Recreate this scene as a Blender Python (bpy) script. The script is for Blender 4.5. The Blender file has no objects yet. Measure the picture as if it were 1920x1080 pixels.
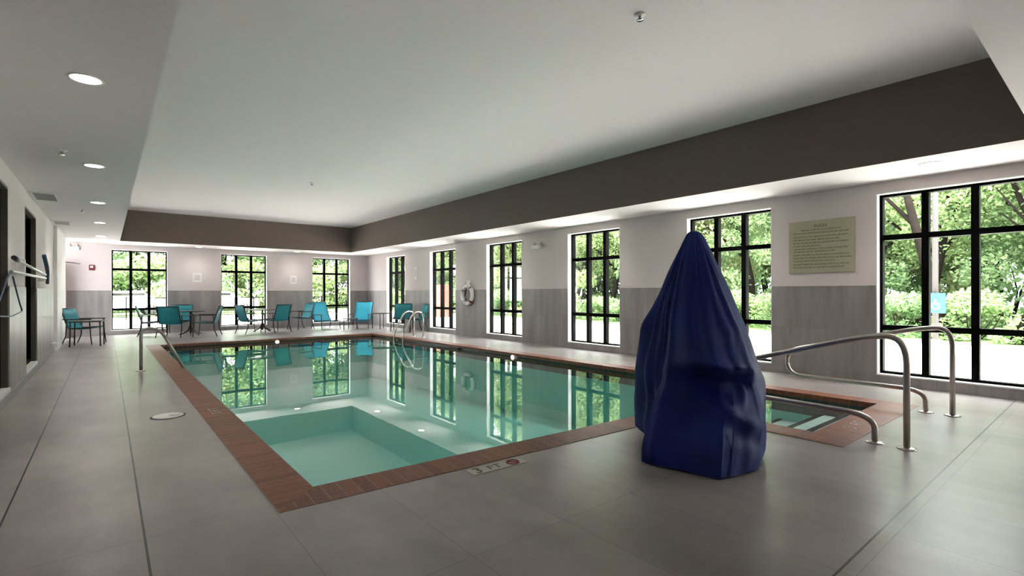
import bpy, bmesh, math, random
from math import sin, cos, pi, radians
from mathutils import Vector, Matrix, noise
from mathutils.geometry import tessellate_polygon

sc = bpy.context.scene
COL = sc.collection

# ------------------------------------------------------------------ materials
def new_mat(name):
    m = bpy.data.materials.new(name); m.use_nodes = True
    nt = m.node_tree; b = nt.nodes.get('Principled BSDF')
    return m, nt, b

def simple(name, col, rough=.5, metal=0., spec=.5, bump=0., bscale=40., var=0., vscale=3., coat=0.):
    m, nt, b = new_mat(name)
    b.inputs['Base Color'].default_value = (*col, 1)
    b.inputs['Roughness'].default_value = rough
    b.inputs['Metallic'].default_value = metal
    b.inputs['Specular IOR Level'].default_value = spec
    b.inputs['Coat Weight'].default_value = coat
    tc = nt.nodes.new('ShaderNodeTexCoord')
    if var:
        n = nt.nodes.new('ShaderNodeTexNoise'); n.inputs['Scale'].default_value = vscale; n.inputs['Detail'].default_value = 5
        nt.links.new(tc.outputs['Object'], n.inputs['Vector'])
        mx = nt.nodes.new('ShaderNodeMix'); mx.data_type = 'RGBA'
        mx.inputs['A'].default_value = (*[c*(1-var) for c in col], 1)
        mx.inputs['B'].default_value = (*[min(1, c*(1+var)) for c in col], 1)
        nt.links.new(n.outputs['Fac'], mx.inputs['Factor']); nt.links.new(mx.outputs['Result'], b.inputs['Base Color'])
    if bump:
        n = nt.nodes.new('ShaderNodeTexNoise'); n.inputs['Scale'].default_value = bscale; n.inputs['Detail'].default_value = 4
        nt.links.new(tc.outputs['Object'], n.inputs['Vector'])
        bp = nt.nodes.new('ShaderNodeBump'); bp.inputs['Strength'].default_value = bump; bp.inputs['Distance'].default_value = .01
        nt.links.new(n.outputs['Fac'], bp.inputs['Height']); nt.links.new(bp.outputs['Normal'], b.inputs['Normal'])
    return m

def grid_mask(nt, coord, axis, period, offset, width):
    """1 on the joint lines of one axis"""
    sep = nt.nodes.new('ShaderNodeSeparateXYZ'); nt.links.new(coord, sep.inputs[0])
    a = nt.nodes.new('ShaderNodeMath'); a.operation = 'SUBTRACT'; a.inputs[1].default_value = offset - width/2
    nt.links.new(sep.outputs[axis], a.inputs[0])
    f = nt.nodes.new('ShaderNodeMath'); f.operation = 'FLOORED_MODULO'; f.inputs[1].default_value = period
    nt.links.new(a.outputs[0], f.inputs[0])
    l = nt.nodes.new('ShaderNodeMath'); l.operation = 'LESS_THAN'; l.inputs[1].default_value = width
    nt.links.new(f.outputs[0], l.inputs[0])
    return l.outputs[0]

def mathn(nt, op, a, b=None):
    n = nt.nodes.new('ShaderNodeMath'); n.operation = op
    for i, v in enumerate((a, b)):
        if v is None: continue
        if isinstance(v, (int, float)): n.inputs[i].default_value = v
        else: nt.links.new(v, n.inputs[i])
    return n.outputs[0]

def mixc(nt, fac, a, b, blend='MIX'):
    n = nt.nodes.new('ShaderNodeMix'); n.data_type = 'RGBA'; n.blend_type = blend
    if isinstance(fac, (int, float)): n.inputs['Factor'].default_value = fac
    else: nt.links.new(fac, n.inputs['Factor'])
    for k, v in (('A', a), ('B', b)):
        if isinstance(v, tuple): n.inputs[k].default_value = (*v, 1)
        else: nt.links.new(v, n.inputs[k])
    return n.outputs['Result']

def noise_n(nt, coord, scale, detail=4, rough=.5, stretch=None):
    if stretch:
        mp = nt.nodes.new('ShaderNodeMapping'); mp.inputs['Scale'].default_value = stretch
        nt.links.new(coord, mp.inputs['Vector']); coord = mp.outputs[0]
    n = nt.nodes.new('ShaderNodeTexNoise'); n.inputs['Scale'].default_value = scale
    n.inputs['Detail'].default_value = detail; n.inputs['Roughness'].default_value = rough
    nt.links.new(coord, n.inputs['Vector']); return n.outputs['Fac']

def ramp(nt, fac, stops):
    r = nt.nodes.new('ShaderNodeValToRGB'); cr = r.color_ramp
    while len(cr.elements) > 1: cr.elements.remove(cr.elements[-1])
    cr.elements[0].position = stops[0][0]; cr.elements[0].color = (*stops[0][1], 1)
    for p, c in stops[1:]:
        e = cr.elements.new(p); e.color = (*c, 1)
    nt.links.new(fac, r.inputs[0]); return r.outputs[0]

# large format porcelain deck tile
def floor_mat():
    m, nt, b = new_mat('deck_tile')
    geo = nt.nodes.new('ShaderNodeNewGeometry'); P = geo.outputs['Position']
    cloud = noise_n(nt, P, 1.3, 6, .6)
    streak = noise_n(nt, P, 2.2, 6, .65, (1, .35, 1))
    base = ramp(nt, cloud, [(.3, (.205, .182, .168)), (.5, (.295, .266, .25)), (.7, (.385, .352, .335))])
    base = mixc(nt, .35, base, ramp(nt, streak, [(.35, (.21, .186, .172)), (.65, (.42, .385, .37))]))
    # tile to tile tone
    wn = nt.nodes.new('ShaderNodeTexWhiteNoise'); wn.noise_dimensions = '3D'
    sn = nt.nodes.new('ShaderNodeVectorMath'); sn.operation = 'SNAP'; sn.inputs[1].default_value = (.6, 1.2, 10)
    ad = nt.nodes.new('ShaderNodeVectorMath'); ad.operation = 'ADD'; ad.inputs[1].default_value = (.45, .443, 5)
    nt.links.new(P, ad.inputs[0]); nt.links.new(ad.outputs[0], sn.inputs[0]); nt.links.new(sn.outputs[0], wn.inputs['Vector'])
    base = mixc(nt, mathn(nt, 'MULTIPLY', wn.outputs['Value'], .16), base, (.12, .115, .11))
    jx = grid_mask(nt, P, 0, .6, .15, .004); jy = grid_mask(nt, P, 1, 1.2, .757, .004)
    j = mathn(nt, 'MAXIMUM', jx, jy)
    base = mixc(nt, mathn(nt, 'MULTIPLY', j, .55), base, (.06, .055, .05))
    # three sealed movement joints, darker than the grout
    kx = grid_mask(nt, P, 0, 200., .15, .011); kx2 = grid_mask(nt, P, 0, 200., -.448, .009); ky = grid_mask(nt, P, 1, 200., .82, .011)
    k = mathn(nt, 'MAXIMUM', mathn(nt, 'MAXIMUM', kx, kx2), ky)
    base = mixc(nt, k, base, (.025, .024, .022))
    nt.links.new(base, b.inputs['Base Color'])
    b.inputs['Roughness'].default_value = .3
    b.inputs['Specular IOR Level'].default_value = .55
    return m

def wall_tile_mat(name, along):
    m, nt, b = new_mat(name)
    geo = nt.nodes.new('ShaderNodeNewGeometry'); P = geo.outputs['Position']
    st = noise_n(nt, P, 3.0, 6, .6, (1.6, 1.6, .22))
    base = ramp(nt, st, [(.3, (.215, .195, .195)), (.5, (.29, .266, .264)), (.72, (.37, .342, .34))])
    wn = nt.nodes.new('ShaderNodeTexWhiteNoise'); wn.noise_dimensions = '3D'
    sn = nt.nodes.new('ShaderNodeVectorMath'); sn.operation = 'SNAP'; sn.inputs[1].default_value = (.305, .305, .61)
    ad = nt.nodes.new('ShaderNodeVectorMath'); ad.operation = 'ADD'; ad.inputs[1].default_value = (.03, .03, .5)
    nt.links.new(P, ad.inputs[0]); nt.links.new(ad.outputs[0], sn.inputs[0]); nt.links.new(sn.outputs[0], wn.inputs['Vector'])
    base = mixc(nt, mathn(nt, 'MULTIPLY', wn.outputs['Value'], .3), base, (.16, .155, .15))
    j = mathn(nt, 'MAXIMUM', grid_mask(nt, P, along, .305, 0, .004), grid_mask(nt, P, 2, .61, .105, .004))
    base = mixc(nt, mathn(nt, 'MULTIPLY', j, .5), base, (.13, .125, .12))
    nt.links.new(base, b.inputs['Base Color']); b.inputs['Roughness'].default_value = .42
    return m

def brick_coping_mat():
    m, nt, b = new_mat('coping_brick')
    uv = nt.nodes.new('ShaderNodeUVMap'); U = uv.outputs[0]
    bt = nt.nodes.new('ShaderNodeTexBrick'); nt.links.new(U, bt.inputs['Vector'])
    bt.inputs['Scale'].default_value = 1; bt.inputs['Brick Width'].default_value = .098; bt.inputs['Row Height'].default_value = .32
    bt.inputs['Mortar Size'].default_value = .0035; bt.offset = 0; bt.inputs['Bias'].default_value = 0
    bt.inputs['Color1'].default_value = (.12, .032, .013, 1); bt.inputs['Color2'].default_value = (.25, .075, .032, 1)
    bt.inputs['Mortar'].default_value = (.24, .17, .12, 1)
    n = noise_n(nt, U, 30, 5, .6)
    c = mixc(nt, .3, bt.outputs['Color'], ramp(nt, n, [(.35, (.08, .022, .010)), (.65, (.32, .11, .055))]))
    nt.links.new(c, b.inputs['Base Color']); b.inputs['Roughness'].default_value = .45; b.inputs['Specular IOR Level'].default_value = .35
    bp = nt.nodes.new('ShaderNodeBump'); bp.inputs['Strength'].default_value = .4; bp.inputs['Distance'].default_value = .004
    nt.links.new(n, bp.inputs['Height']); nt.links.new(bp.outputs['Normal'], b.inputs['Normal'])
    return m

def water_mat():
    m = bpy.data.materials.new('pool_water'); m.use_nodes = True; nt = m.node_tree
    for n in list(nt.nodes): nt.nodes.remove(n)
    out = nt.nodes.new('ShaderNodeOutputMaterial')
    tr = nt.nodes.new('ShaderNodeBsdfTransparent'); tr.inputs[0].default_value = (.86, .97, .95, 1)
    gl = nt.nodes.new('ShaderNodeBsdfGlossy'); gl.inputs['Roughness'].default_value = .004; gl.inputs[0].default_value = (1, 1, 1, 1)
    fr = nt.nodes.new('ShaderNodeFresnel'); fr.inputs['IOR'].default_value = 1.33
    mx = nt.nodes.new('ShaderNodeMixShader')
    geo = nt.nodes.new('ShaderNodeNewGeometry')
    h = noise_n(nt, geo.outputs['Position'], 2.2, 2, .4)
    bp = nt.nodes.new('ShaderNodeBump'); bp.inputs['Strength'].default_value = .02; bp.inputs['Distance'].default_value = .02
    nt.links.new(h, bp.inputs['Height'])
    nt.links.new(bp.outputs['Normal'], gl.inputs['Normal'])
    nt.links.new(fr.outputs[0], mx.inputs[0]); nt.links.new(tr.outputs[0], mx.inputs[1]); nt.links.new(gl.outputs[0], mx.inputs[2])
    nt.links.new(mx.outputs[0], out.inputs[0])
    return m

def glass_mat(name, tint=(.97, .98, .97), refl=1.0):
    m = bpy.data.materials.new(name); m.use_nodes = True; nt = m.node_tree
    for n in list(nt.nodes): nt.nodes.remove(n)
    out = nt.nodes.new('ShaderNodeOutputMaterial')
    tr = nt.nodes.new('ShaderNodeBsdfTransparent'); tr.inputs[0].default_value = (*tint, 1)
    gl = nt.nodes.new('ShaderNodeBsdfGlossy'); gl.inputs['Roughness'].default_value = .0
    fr = nt.nodes.new('ShaderNodeFresnel'); fr.inputs['IOR'].default_value = 1.45
    mx = nt.nodes.new('ShaderNodeMixShader')
    nt.links.new(mathn(nt, 'MULTIPLY', fr.outputs[0], refl), mx.inputs[0])
    nt.links.new(tr.outputs[0], mx.inputs[1]); nt.links.new(gl.outputs[0], mx.inputs[2]); nt.links.new(mx.outputs[0], out.inputs[0])
    return m

def emis(name, col, s):
    m = bpy.data.materials.new(name); m.use_nodes = True; nt = m.node_tree
    b = nt.nodes['Principled BSDF']; b.inputs['Emission Color'].default_value = (*col, 1); b.inputs['Emission Strength'].default_value = s
    b.inputs['Base Color'].default_value = (.9, .9, .88, 1)
    return m

def leaf_mat(name, c1, c2):
    m = bpy.data.materials.new(name); m.use_nodes = True; nt = m.node_tree
    for n in list(nt.nodes): nt.nodes.remove(n)
    out = nt.nodes.new('ShaderNodeOutputMaterial')
    geo = nt.nodes.new('ShaderNodeNewGeometry'); oi = nt.nodes.new('ShaderNodeObjectInfo')
    c = mixc(nt, geo.outputs['Random Per Island'], c1, c2)
    hsv = nt.nodes.new('ShaderNodeHueSaturation'); nt.links.new(c, hsv.inputs['Color'])
    r = nt.nodes.new('ShaderNodeMapRange'); r.inputs['To Min'].default_value = .75; r.inputs['To Max'].default_value = 1.35
    nt.links.new(oi.outputs['Random'], r.inputs[0]); nt.links.new(r.outputs[0], hsv.inputs['Value'])
    r2 = nt.nodes.new('ShaderNodeMapRange'); r2.inputs['To Min'].default_value = .48; r2.inputs['To Max'].default_value = .53
    nt.links.new(oi.outputs['Random'], r2.inputs[0]); nt.links.new(r2.outputs[0], hsv.inputs['Hue'])
    d = nt.nodes.new('ShaderNodeBsdfDiffuse'); t = nt.nodes.new('ShaderNodeBsdfTranslucent'); mx = nt.nodes.new('ShaderNodeMixShader')
    mx.inputs[0].default_value = .5
    nt.links.new(hsv.outputs[0], d.inputs[0]); nt.links.new(hsv.outputs[0], t.inputs[0])
    nt.links.new(d.outputs[0], mx.inputs[1]); nt.links.new(t.outputs[0], mx.inputs[2]); nt.links.new(mx.outputs[0], out.inputs[0])
    return m

M = dict(
    paint=simple('wall_paint', (.63, .575, .572), .75, bump=.05, bscale=120, spec=.3),
    ceil=simple('ceiling_paint', (.80, .75, .76), .85, bump=.03, bscale=90, var=.02, spec=.2),
    band=simple('taupe_paint', (.19, .15, .13), .7, spec=.3),
    floor=floor_mat(), tile_y=wall_tile_mat('wainscot_tile_side', 1), tile_x=wall_tile_mat('wainscot_tile_end', 0),
    brick=brick_coping_mat(), water=water_mat(),
    plaster=simple('pool_plaster', (.34, .76, .69), .7, var=.05, vscale=.8),
    step=simple('pool_step_plaster', (.80, .90, .88), .7, var=.05, vscale=2),
    nosing=simple('black_step_tile', (.008, .014, .016), .5),
    white=simple('white_trim', (.78, .77, .76), .45), black=simple('black_aluminium', (.0022, .0022, .0022), .6, spec=.04),
    glass=glass_mat('window_glass', refl=.25), steel=simple('stainless_steel', (.50, .465, .43), .3, metal=1., bump=.05, bscale=60),
    chrome=simple('polished_steel', (.75, .73, .70), .12, metal=1.),
    navy=None, bronze=simple('dark_bronze_tube', (.018, .013, .011), .5, metal=.1),
    grass=simple('lawn', (.13, .22, .06), .9, var=.4, vscale=2.5), concrete=simple('concrete_paving', (.72, .70, .66), .9, var=.08, vscale=.6),
    bark=simple('bark', (.008, .0062, .005), .95, var=.5, vscale=6, bump=.5, bscale=12, spec=.05),
    red=simple('red_enamel', (.16, .01, .008), .4), cream=simple('cream_sign_board', (.41, .385, .27), .5, var=.03, vscale=3),
    ink=simple('brown_ink', (.095, .085, .05), .6), blackink=simple('black_ink', (.012, .012, .012), .5), whitep=simple('white_marker_tile', (.42, .40, .36), .4),
    redink=simple('red_ink', (.3, .02, .02), .5),
    blue=simple('blue_plastic', (.02, .06, .11), .4), polew=simple('pole_white', (.62, .62, .60), .35),
    darkglass=simple('dark_interior_glass', (.012, .012, .010), .08), brownfr=simple('bronze_window_frame', (.075, .068, .052), .4),
    dimlamp=emis('dim_lamp_glow', (1, .93, .75), .8), lamp=emis('lamp_glow', (1, .98, .95), 3.), louvre=simple('vent_louvre', (.30, .30, .29), .5),
    parking=simple('parking_sign_blue', (.008, .085, .15), .4), carw=simple('car_white', (.75, .76, .78), .25), tyre=simple('rubber', (.02, .02, .02), .8),
    terracotta=simple('terracotta_brick', (.10, .03, .018), .8, var=.25, vscale=8), pebble=simple('white_plastic', (.72, .72, .69), .35),
    pole_grey=simple('weathered_steel', (.05, .045, .045), .6, spec=.2), rope=simple('white_rope', (.62, .60, .57), .8), greenL=leaf_mat('leaf_light', (.17, .235, .095), (.28, .34, .17)),
    greenM=leaf_mat('leaf_mid', (.10, .155, .07), (.20, .26, .13)), greenD=leaf_mat('leaf_dark', (.055, .095, .05), (.13, .18, .095)),
)
def sling(name, c, tr):
    m = bpy.data.materials.new(name); m.use_nodes = True; nt = m.node_tree
    b = nt.nodes['Principled BSDF']; b.inputs['Base Color'].default_value = (*c, 1); b.inputs['Roughness'].default_value = .55
    out = nt.nodes['Material Output']
    t = nt.nodes.new('ShaderNodeBsdfTranslucent'); t.inputs[0].default_value = (*c, 1)
    mx = nt.nodes.new('ShaderNodeMixShader'); mx.inputs[0].default_value = tr
    tc = nt.nodes.new('ShaderNodeTexCoord'); w = noise_n(nt, tc.outputs['Object'], 180, 2)
    bp = nt.nodes.new('ShaderNodeBump'); bp.inputs['Strength'].default_value = .2; bp.inputs['Distance'].default_value = .003
    nt.links.new(w, bp.inputs['Height']); nt.links.new(bp.outputs['Normal'], b.inputs['Normal'])
    nt.links.new(b.outputs[0], mx.inputs[1]); nt.links.new(t.outputs[0], mx.inputs[2]); nt.links.new(mx.outputs[0], out.inputs[0])
    return m
M['teal'] = sling('teal_sling_fabric', (.02, .30, .36), .25)
M['aqua'] = sling('aqua_sling_fabric', (.05, .50, .66), .25)
def navy():
    m, nt, b = new_mat('navy_vinyl_cover')
    tc = nt.nodes.new('ShaderNodeTexCoord')
    n = noise_n(nt, tc.outputs['Object'], 3, 4)
    nt.links.new(ramp(nt, n, [(.3, (.005, .013, .11)), (.7, (.008, .024, .18))]), b.inputs['Base Color'])
    b.inputs['Roughness'].default_value = .55; b.inputs['Specular IOR Level'].default_value = .22
    b.inputs['Sheen Weight'].default_value = .06; b.inputs['Sheen Tint'].default_value = (.2, .35, .9, 1)
    bp = nt.nodes.new('ShaderNodeBump'); bp.inputs['Strength'].default_value = .25; bp.inputs['Distance'].default_value = .015
    nt.links.new(noise_n(nt, tc.outputs['Object'], 9, 4, .5, (1, 1, .4)), bp.inputs['Height']); nt.links.new(bp.outputs['Normal'], b.inputs['Normal'])
    return m
M['navy'] = navy()

# ------------------------------------------------------------------ mesh helpers
class MB:
    def __init__(s): s.bm = bmesh.new(); s.uv = None
    def box(s, x0, x1, y0, y1, z0, z1, rot=None):
        vs = [s.bm.verts.new((x, y, z)) for x in (x0, x1) for y in (y0, y1) for z in (z0, z1)]
        for f in ((0, 1, 3, 2), (4, 6, 7, 5), (0, 4, 5, 1), (2, 3, 7, 6), (0, 2, 6, 4), (1, 5, 7, 3)):
            s.bm.faces.new([vs[i] for i in f])
        if rot: bmesh.ops.transform(s.bm, matrix=rot, verts=vs)
        return s
    def bbox(s, x0, x1, y0, y1, z0, z1, bev=.01, rot=None):
        t = bmesh.new(); o = MB(); o.bm = t; o.box(x0, x1, y0, y1, z0, z1)
        bmesh.ops.bevel(t, geom=t.edges[:], offset=bev, segments=2, affect='EDGES', profile=.6)
        if rot: bmesh.ops.transform(t, matrix=rot, verts=t.verts)
        me = bpy.data.meshes.new('tmp'); t.to_mesh(me); t.free(); s.bm.from_mesh(me); bpy.data.meshes.remove(me); return s
    def tube(s, pts, r, n=10, closed=False, cap=True):
        pts = [Vector(p) for p in pts]; N = len(pts); rings = []
        rs = r if isinstance(r, (list, tuple)) else [r]*N
        up = None
        for i, p in enumerate(pts):
            if closed: d = (pts[(i+1) % N]-pts[i-1])
            else: d = pts[min(i+1, N-1)]-pts[max(i-1, 0)]
            d.normalize()
            if up is None:
                up = Vector((0, 0, 1)) if abs(d.z) < .9 else Vector((1, 0, 0))
            a = d.cross(up)
            if a.length < 1e-4: a = d.cross(Vector((0, 1, 0)))
            a.normalize(); b = a.cross(d).normalized(); up = b
            rings.append([s.bm.verts.new(p+(a*cos(2*pi*k/n)+b*sin(2*pi*k/n))*rs[i]) for k in range(n)])
        L = N if closed else N-1
        for i in range(L):
            A, B = rings[i], rings[(i+1) % N]
            for k in range(n):
                f = s.bm.faces.new((A[k], A[(k+1) % n], B[(k+1) % n], B[k])); f.smooth = True
        if not closed and cap:
            s.bm.faces.new(rings[0][::-1]); s.bm.faces.new(rings[-1])
        return s
    def lathe(s, prof, n=32, c=(0, 0, 0), smooth=True):
        rings = [[s.bm.verts.new((c[0]+r*cos(2*pi*k/n), c[1]+r*sin(2*pi*k/n), c[2]+z)) for k in range(n)] for r, z in prof]
        for i in range(len(rings)-1):
            for k in range(n):
                f = s.bm.faces.new((rings[i][k], rings[i][(k+1) % n], rings[i+1][(k+1) % n], rings[i+1][k])); f.smooth = smooth
        s.bm.faces.new(rings[0][::-1]); s.bm.faces.new(rings[-1]); return s
    def quad(s, *p):
        s.bm.faces.new([s.bm.verts.new(q) for q in p]); return s
    def poly(s, outer, holes, z, flip=False):
        loops = [[Vector((x, y, 0)) for x, y in outer]]+[[Vector((x, y, 0)) for x, y in h] for h in holes]
        flat = [v for l in loops for v in l]; vs = [s.bm.verts.new((v.x, v.y, z)) for v in flat]
        for t in tessellate_polygon(loops):
            try: f = s.bm.faces.new([vs[i] for i in t])
            except ValueError: continue
            f.normal_update()
            if (f.normal.z < 0) != flip: f.normal_flip()
        return s
    def build(s, name, mat, parent=None, bevel=0, recalc=True):
        if recalc: bmesh.ops.recalc_face_normals(s.bm, faces=s.bm.faces)
        me = bpy.data.meshes.new(name); s.bm.to_mesh(me); s.bm.free()
        for m in (mat if isinstance(mat, list) else [mat]): me.materials.append(m)
        o = bpy.data.objects.new(name, me); COL.objects.link(o)
        if parent: o.parent = parent
        if bevel:
            b = o.modifiers.new('b', 'BEVEL'); b.width = bevel; b.segments = 2
        return o

def bez(pts, n=8, rad=.12):
    """polyline with rounded corners"""
    P = [Vector(p) for p in pts]; out = [P[0]]
    for i in range(1, len(P)-1):
        a, b, c = P[i-1], P[i], P[i+1]
        r = rad if not isinstance(rad, (list, tuple)) else rad[i-1]
        r1 = min(r, (a-b).length*.5); r2 = min(r, (c-b).length*.5)
        p0 = b+(a-b).normalized()*r1; p2 = b+(c-b).normalized()*r2
        for k in range(n+1):
            t = k/n; out.append(p0*(1-t)**2+b*2*t*(1-t)+p2*t*t)
    out.append(P[-1]); return out

def tag(o, label=None, cat=None, group=None, kind=None):
    if label: o['label'] = label
    if cat: o['category'] = cat
    if group: o['group'] = group
    if kind: o['kind'] = kind
    return o
def empty(name, loc=(0, 0, 0), rz=0):
    o = bpy.data.objects.new(name, None); o.location = loc; o.rotation_euler = (0, 0, rz); o.empty_display_size = .1
    COL.objects.link(o); return o
def struct(o, label=None, cat=None): return tag(o, label, cat, kind='structure')
def copy_tree(o, parent=None):
    c = o.copy(); COL.objects.link(c)
    if parent: c.parent = parent
    for ch in [q for q in ALL_CH(o)]: copy_tree(ch, c)
    return c
def ALL_CH(o): return list(o.children)
def text_mesh(body, size, mat, name, parent=None, matrix=None, extrude=.0008, align='CENTER'):
    cu = bpy.data.curves.new(name, 'FONT'); cu.body = body; cu.size = size; cu.align_x = align; cu.align_y = 'CENTER'; cu.extrude = extrude
    t = bpy.data.objects.new('t', cu); COL.objects.link(t)
    dg = bpy.context.evaluated_depsgraph_get(); me = bpy.data.meshes.new_from_object(t.evaluated_get(dg))
    bpy.data.objects.remove(t); bpy.data.curves.remove(cu)
    if matrix: me.transform(matrix)
    me.materials.clear(); me.materials.append(mat)
    o = bpy.data.objects.new(name, me); COL.objects.link(o)
    if parent: o.parent = parent
    return o

# ------------------------------------------------------------------ room dimensions (metres)
XR, XL, YB, YF = 8.143, -.897, 19.325, -3.2
HS, HT, HW = 2.738, 3.634, 1.34
WT, WB = 2.586, .125
TX0, TX1, TY0, TY1 = .296, 6.98, .552, 17.97
RWIN = [(15.997, 17.495), (12.72, 14.27), (9.63, 11.16), (6.537, 8.03), (3.54, 5.03), (.68, 2.165), (-2.4, -.9)]  # last one is unseen, behind the camera, added to let in fill light
BWIN = [(.107, 1.516), (2.999, 4.439), (6.002, 7.456)]
TH = .225    # wall thickness

# floor with pool opening
PO = [(.76, 3.04), (4.6, 2.83), (4.6, 1.45), (6.93, 1.45), (6.64, 14.95), (.72, 14.95)]   # outer coping
PI = [(1.03, 3.31), (4.89, 3.10), (4.89, 1.77), (6.68, 1.77), (6.34, 14.66), (1.0, 14.66)]  # inner coping
XL2 = -1.75
m = MB(); m.poly([(XL, YF), (XR, YF), (XR, YB), (XL2, YB), (XL2, 17.6), (XL, 17.6)], [PO], 0)
m.poly([(XL, YF), (XR, YF), (XR, YB), (XL2, YB), (XL2, 17.6), (XL, 17.6)], [PO], -.12, True)
struct(m.build('floor', M['floor'], recalc=False))

# ceiling: low soffit ring + raised tray top
m = MB()
hole = [(TX0, TY0), (TX1, TY0), (TX1, TY1), (TX0, TY1)]
m.poly([(XL2-.2, YF-.2), (XR+.1, YF-.2), (XR+.1, YB+.1), (XL2-.2, YB+.1)], [hole], HS, True)
m.box(TX0-.2, TX1+.2, TY0-.2, TY1+.2, HT, HT+.1)
m.poly([(XL2-.2, YF-.2), (XR+.1, YF-.2), (XR+.1, YB+.1), (XL2-.2, YB+.1)], [], HT+.1)
struct(m.build('ceiling', M['ceil'], recalc=False))
# taupe band round the tray
m = MB(); t = .03
m.box(TX0-t, TX0, TY0-t, TY1+t, HS+.002, HT); m.box(TX1, TX1+t, TY0-t, TY1+t, HS+.002, HT)
m.box(TX0, TX1, TY1, TY1+t, HS+.002, HT); m.box(TX0, TX1, TY0-t, TY0, HS+.002, HT)
struct(m.build('trim_1', M['band']))

# walls with window openings (strips around the openings)
def wall_x(name, x0, x1, y0, y1, wins, z1, mat, zb=-.1, parent=None, wb=WB, wt=WT):
    """wall running along y"""
    m = MB(); ys = [y0]+[v for w in sorted(wins) for v in w]+[y1]
    for i in range(0, len(ys), 2): m.box(x0, x1, ys[i], ys[i+1], zb, z1)
    for a, b in wins:
        m.box(x0, x1, a, b, zb, min(wb, z1))
        if z1 > wt: m.box(x0, x1, a, b, wt, z1)
    return m.build(name, mat, parent)
def wall_y(name, y0, y1, x0, x1, wins, z1, mat, zb=-.1, parent=None, wb=WB, wt=WT):
    m = MB(); xs = [x0]+[v for w in sorted(wins) for v in w]+[x1]
    for i in range(0, len(xs), 2): m.box(xs[i], xs[i+1], y0, y1, zb, z1)
    for a, b in wins:
        m.box(a, b, y0, y1, zb, min(wb, z1))
        if z1 > wt: m.box(a, b, y0, y1, wt, z1)
    return m.build(name, mat, parent)
wr = struct(wall_x('wall_right', XR, XR+TH, YF, YB, RWIN, HS+.02, M['paint']))
wall_x('tile_cladding', XR-.012, XR-.0005, YF, YB-.012, RWIN, HW, M['tile_y'], zb=0, parent=wr)
wb_ = struct(wall_y('wall_back', YB, YB+TH, XL2-.1, XR+TH, BWIN, HS+.02, M['paint']))
wall_y('tile_cladding', YB-.012, YB-.0005, XL, XR, BWIN, HW, M['tile_x'], zb=0, parent=wb_)
struct(MB().box(XL-.2, XR+TH, YF-.2, YF, -.1, HS+.02).build('wall_front', M['paint']))
LWIN = [(6.55, 8.28), (9.84, 11.27)]
LB, LT = .14, 2.5
wl = struct(wall_x('wall_left', XL-.3, XL, YF, 17.6, LWIN, HS+.02, M['paint'], wb=LB, wt=LT))
wall_x('tile_cladding', XL+.0005, XL+.012, YF, 14.55, LWIN, HW, M['tile_y'], zb=0, parent=wl, wb=LB, wt=LT)
MB().box(XL, XL+.06, 14.75, 17.6, 0, HS).build('white_pilaster', M['white'], wl)
struct(MB().box(XL2-.2, XL2, 17.6, YB, -.1, HS+.02).build('wall_entry', M['paint']))
# tile base along the walls
def skirt(name, *b):
    struct(MB().box(*b).build(name, M['louvre'], bevel=.003))
skirt('baseboard_left', XL+.012, XL+.024, YF, 14.55, 0, .1)

# windows ---------------------------------------------------------------
def window(name, L, axis, a, b, fixed):
    """frame across opening [a,b]; axis 'y' = in right wall at x=fixed, axis 'x' = in back wall at y=fixed"""
    root = empty(name, (fixed, (a+b)/2, WB) if axis == 'y' else ((a+b)/2, fixed, WB)); struct(root)
    w = (b-a)/2; h = WT-WB; d = .05
    def B(m, s0, s1, z0, z1, e=d):
        if axis == 'y': m.box(-e, e, s0, s1, z0, z1)
        else: m.box(s0, s1, -e, e, z0, z1)
    m = MB(); fw = .045
    B(m, -w, -w+fw, 0, h); B(m, w-fw, w, 0, h); B(m, -w, w, 0, fw); B(m, -w, w, h-fw, h)
    for k in (-1, 1):
        c = k*(w-fw)*.345; B(m, c-.038, c+.038, fw, h-fw, .052)
    z2 = 1.99-WB; z1 = .765-WB
    for z in (z1, z2): B(m, -w+fw, w-fw, z-.036, z+.036, .05)
    m.build('window_frame', M['black'], root)
    g = MB(); B(g, -w+.01, w-.01, .01, h-.01, .004); g.build('window_pane', M['glass'], root)
    # white reveal lining, room side
    m = MB(); t = .012; r0, r1 = -.165, -.051
    def R(s0, s1, z0, z1):
        if axis == 'y': m.box(r0, r1, s0, s1, z0, z1)
        else: m.box(s0, s1, r0, r1, z0, z1)
    R(-w, -w+t, 0, h); R(w-t, w, 0, h); R(-w, w, h-t, h); R(-w+t, w-t, 0, t*1.3)
    m.build('white_reveal', M['white'], root)
    return root
n = 0
for a, b in BWIN: n += 1; window('window_%d' % n, '', 'x', a, b, YB+.16)
for a, b in RWIN: n += 1; window('window_%d' % n, '', 'y', a, b, XR+.16)
# interior corridor windows on the left wall
for a, b in LWIN:
    n += 1; root = empty('window_%d' % n, (XL, (a+b)/2, LB)); struct(root)
    w = (b-a)/2; h = LT-LB
    m = MB(); m.box(-.16, -.06, -w, -w+.05, 0, h).box(-.16, -.06, w-.05, w, 0, h).box(-.16, -.06, -w, w, 0, .05).box(-.16, -.06, -w, w, h-.05, h)
    m.box(-.16, -.06, -.03, .03, 0, h); m.build('window_frame', M['black'], root)
    MB().box(-.12, -.11, -w+.02, w-.02, .02, h-.02).build('window_pane', M['darkglass'], root)
    MB().box(-.06, 0, w-.03, w, 0, h).box(-.06, 0, -w, w, h-.03, h).build('bronze_reveal', M['brownfr'], root)
    MB().box(-.16, .02, -w, w, -.03, .012).build('window_sill', M['white'], root)
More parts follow.
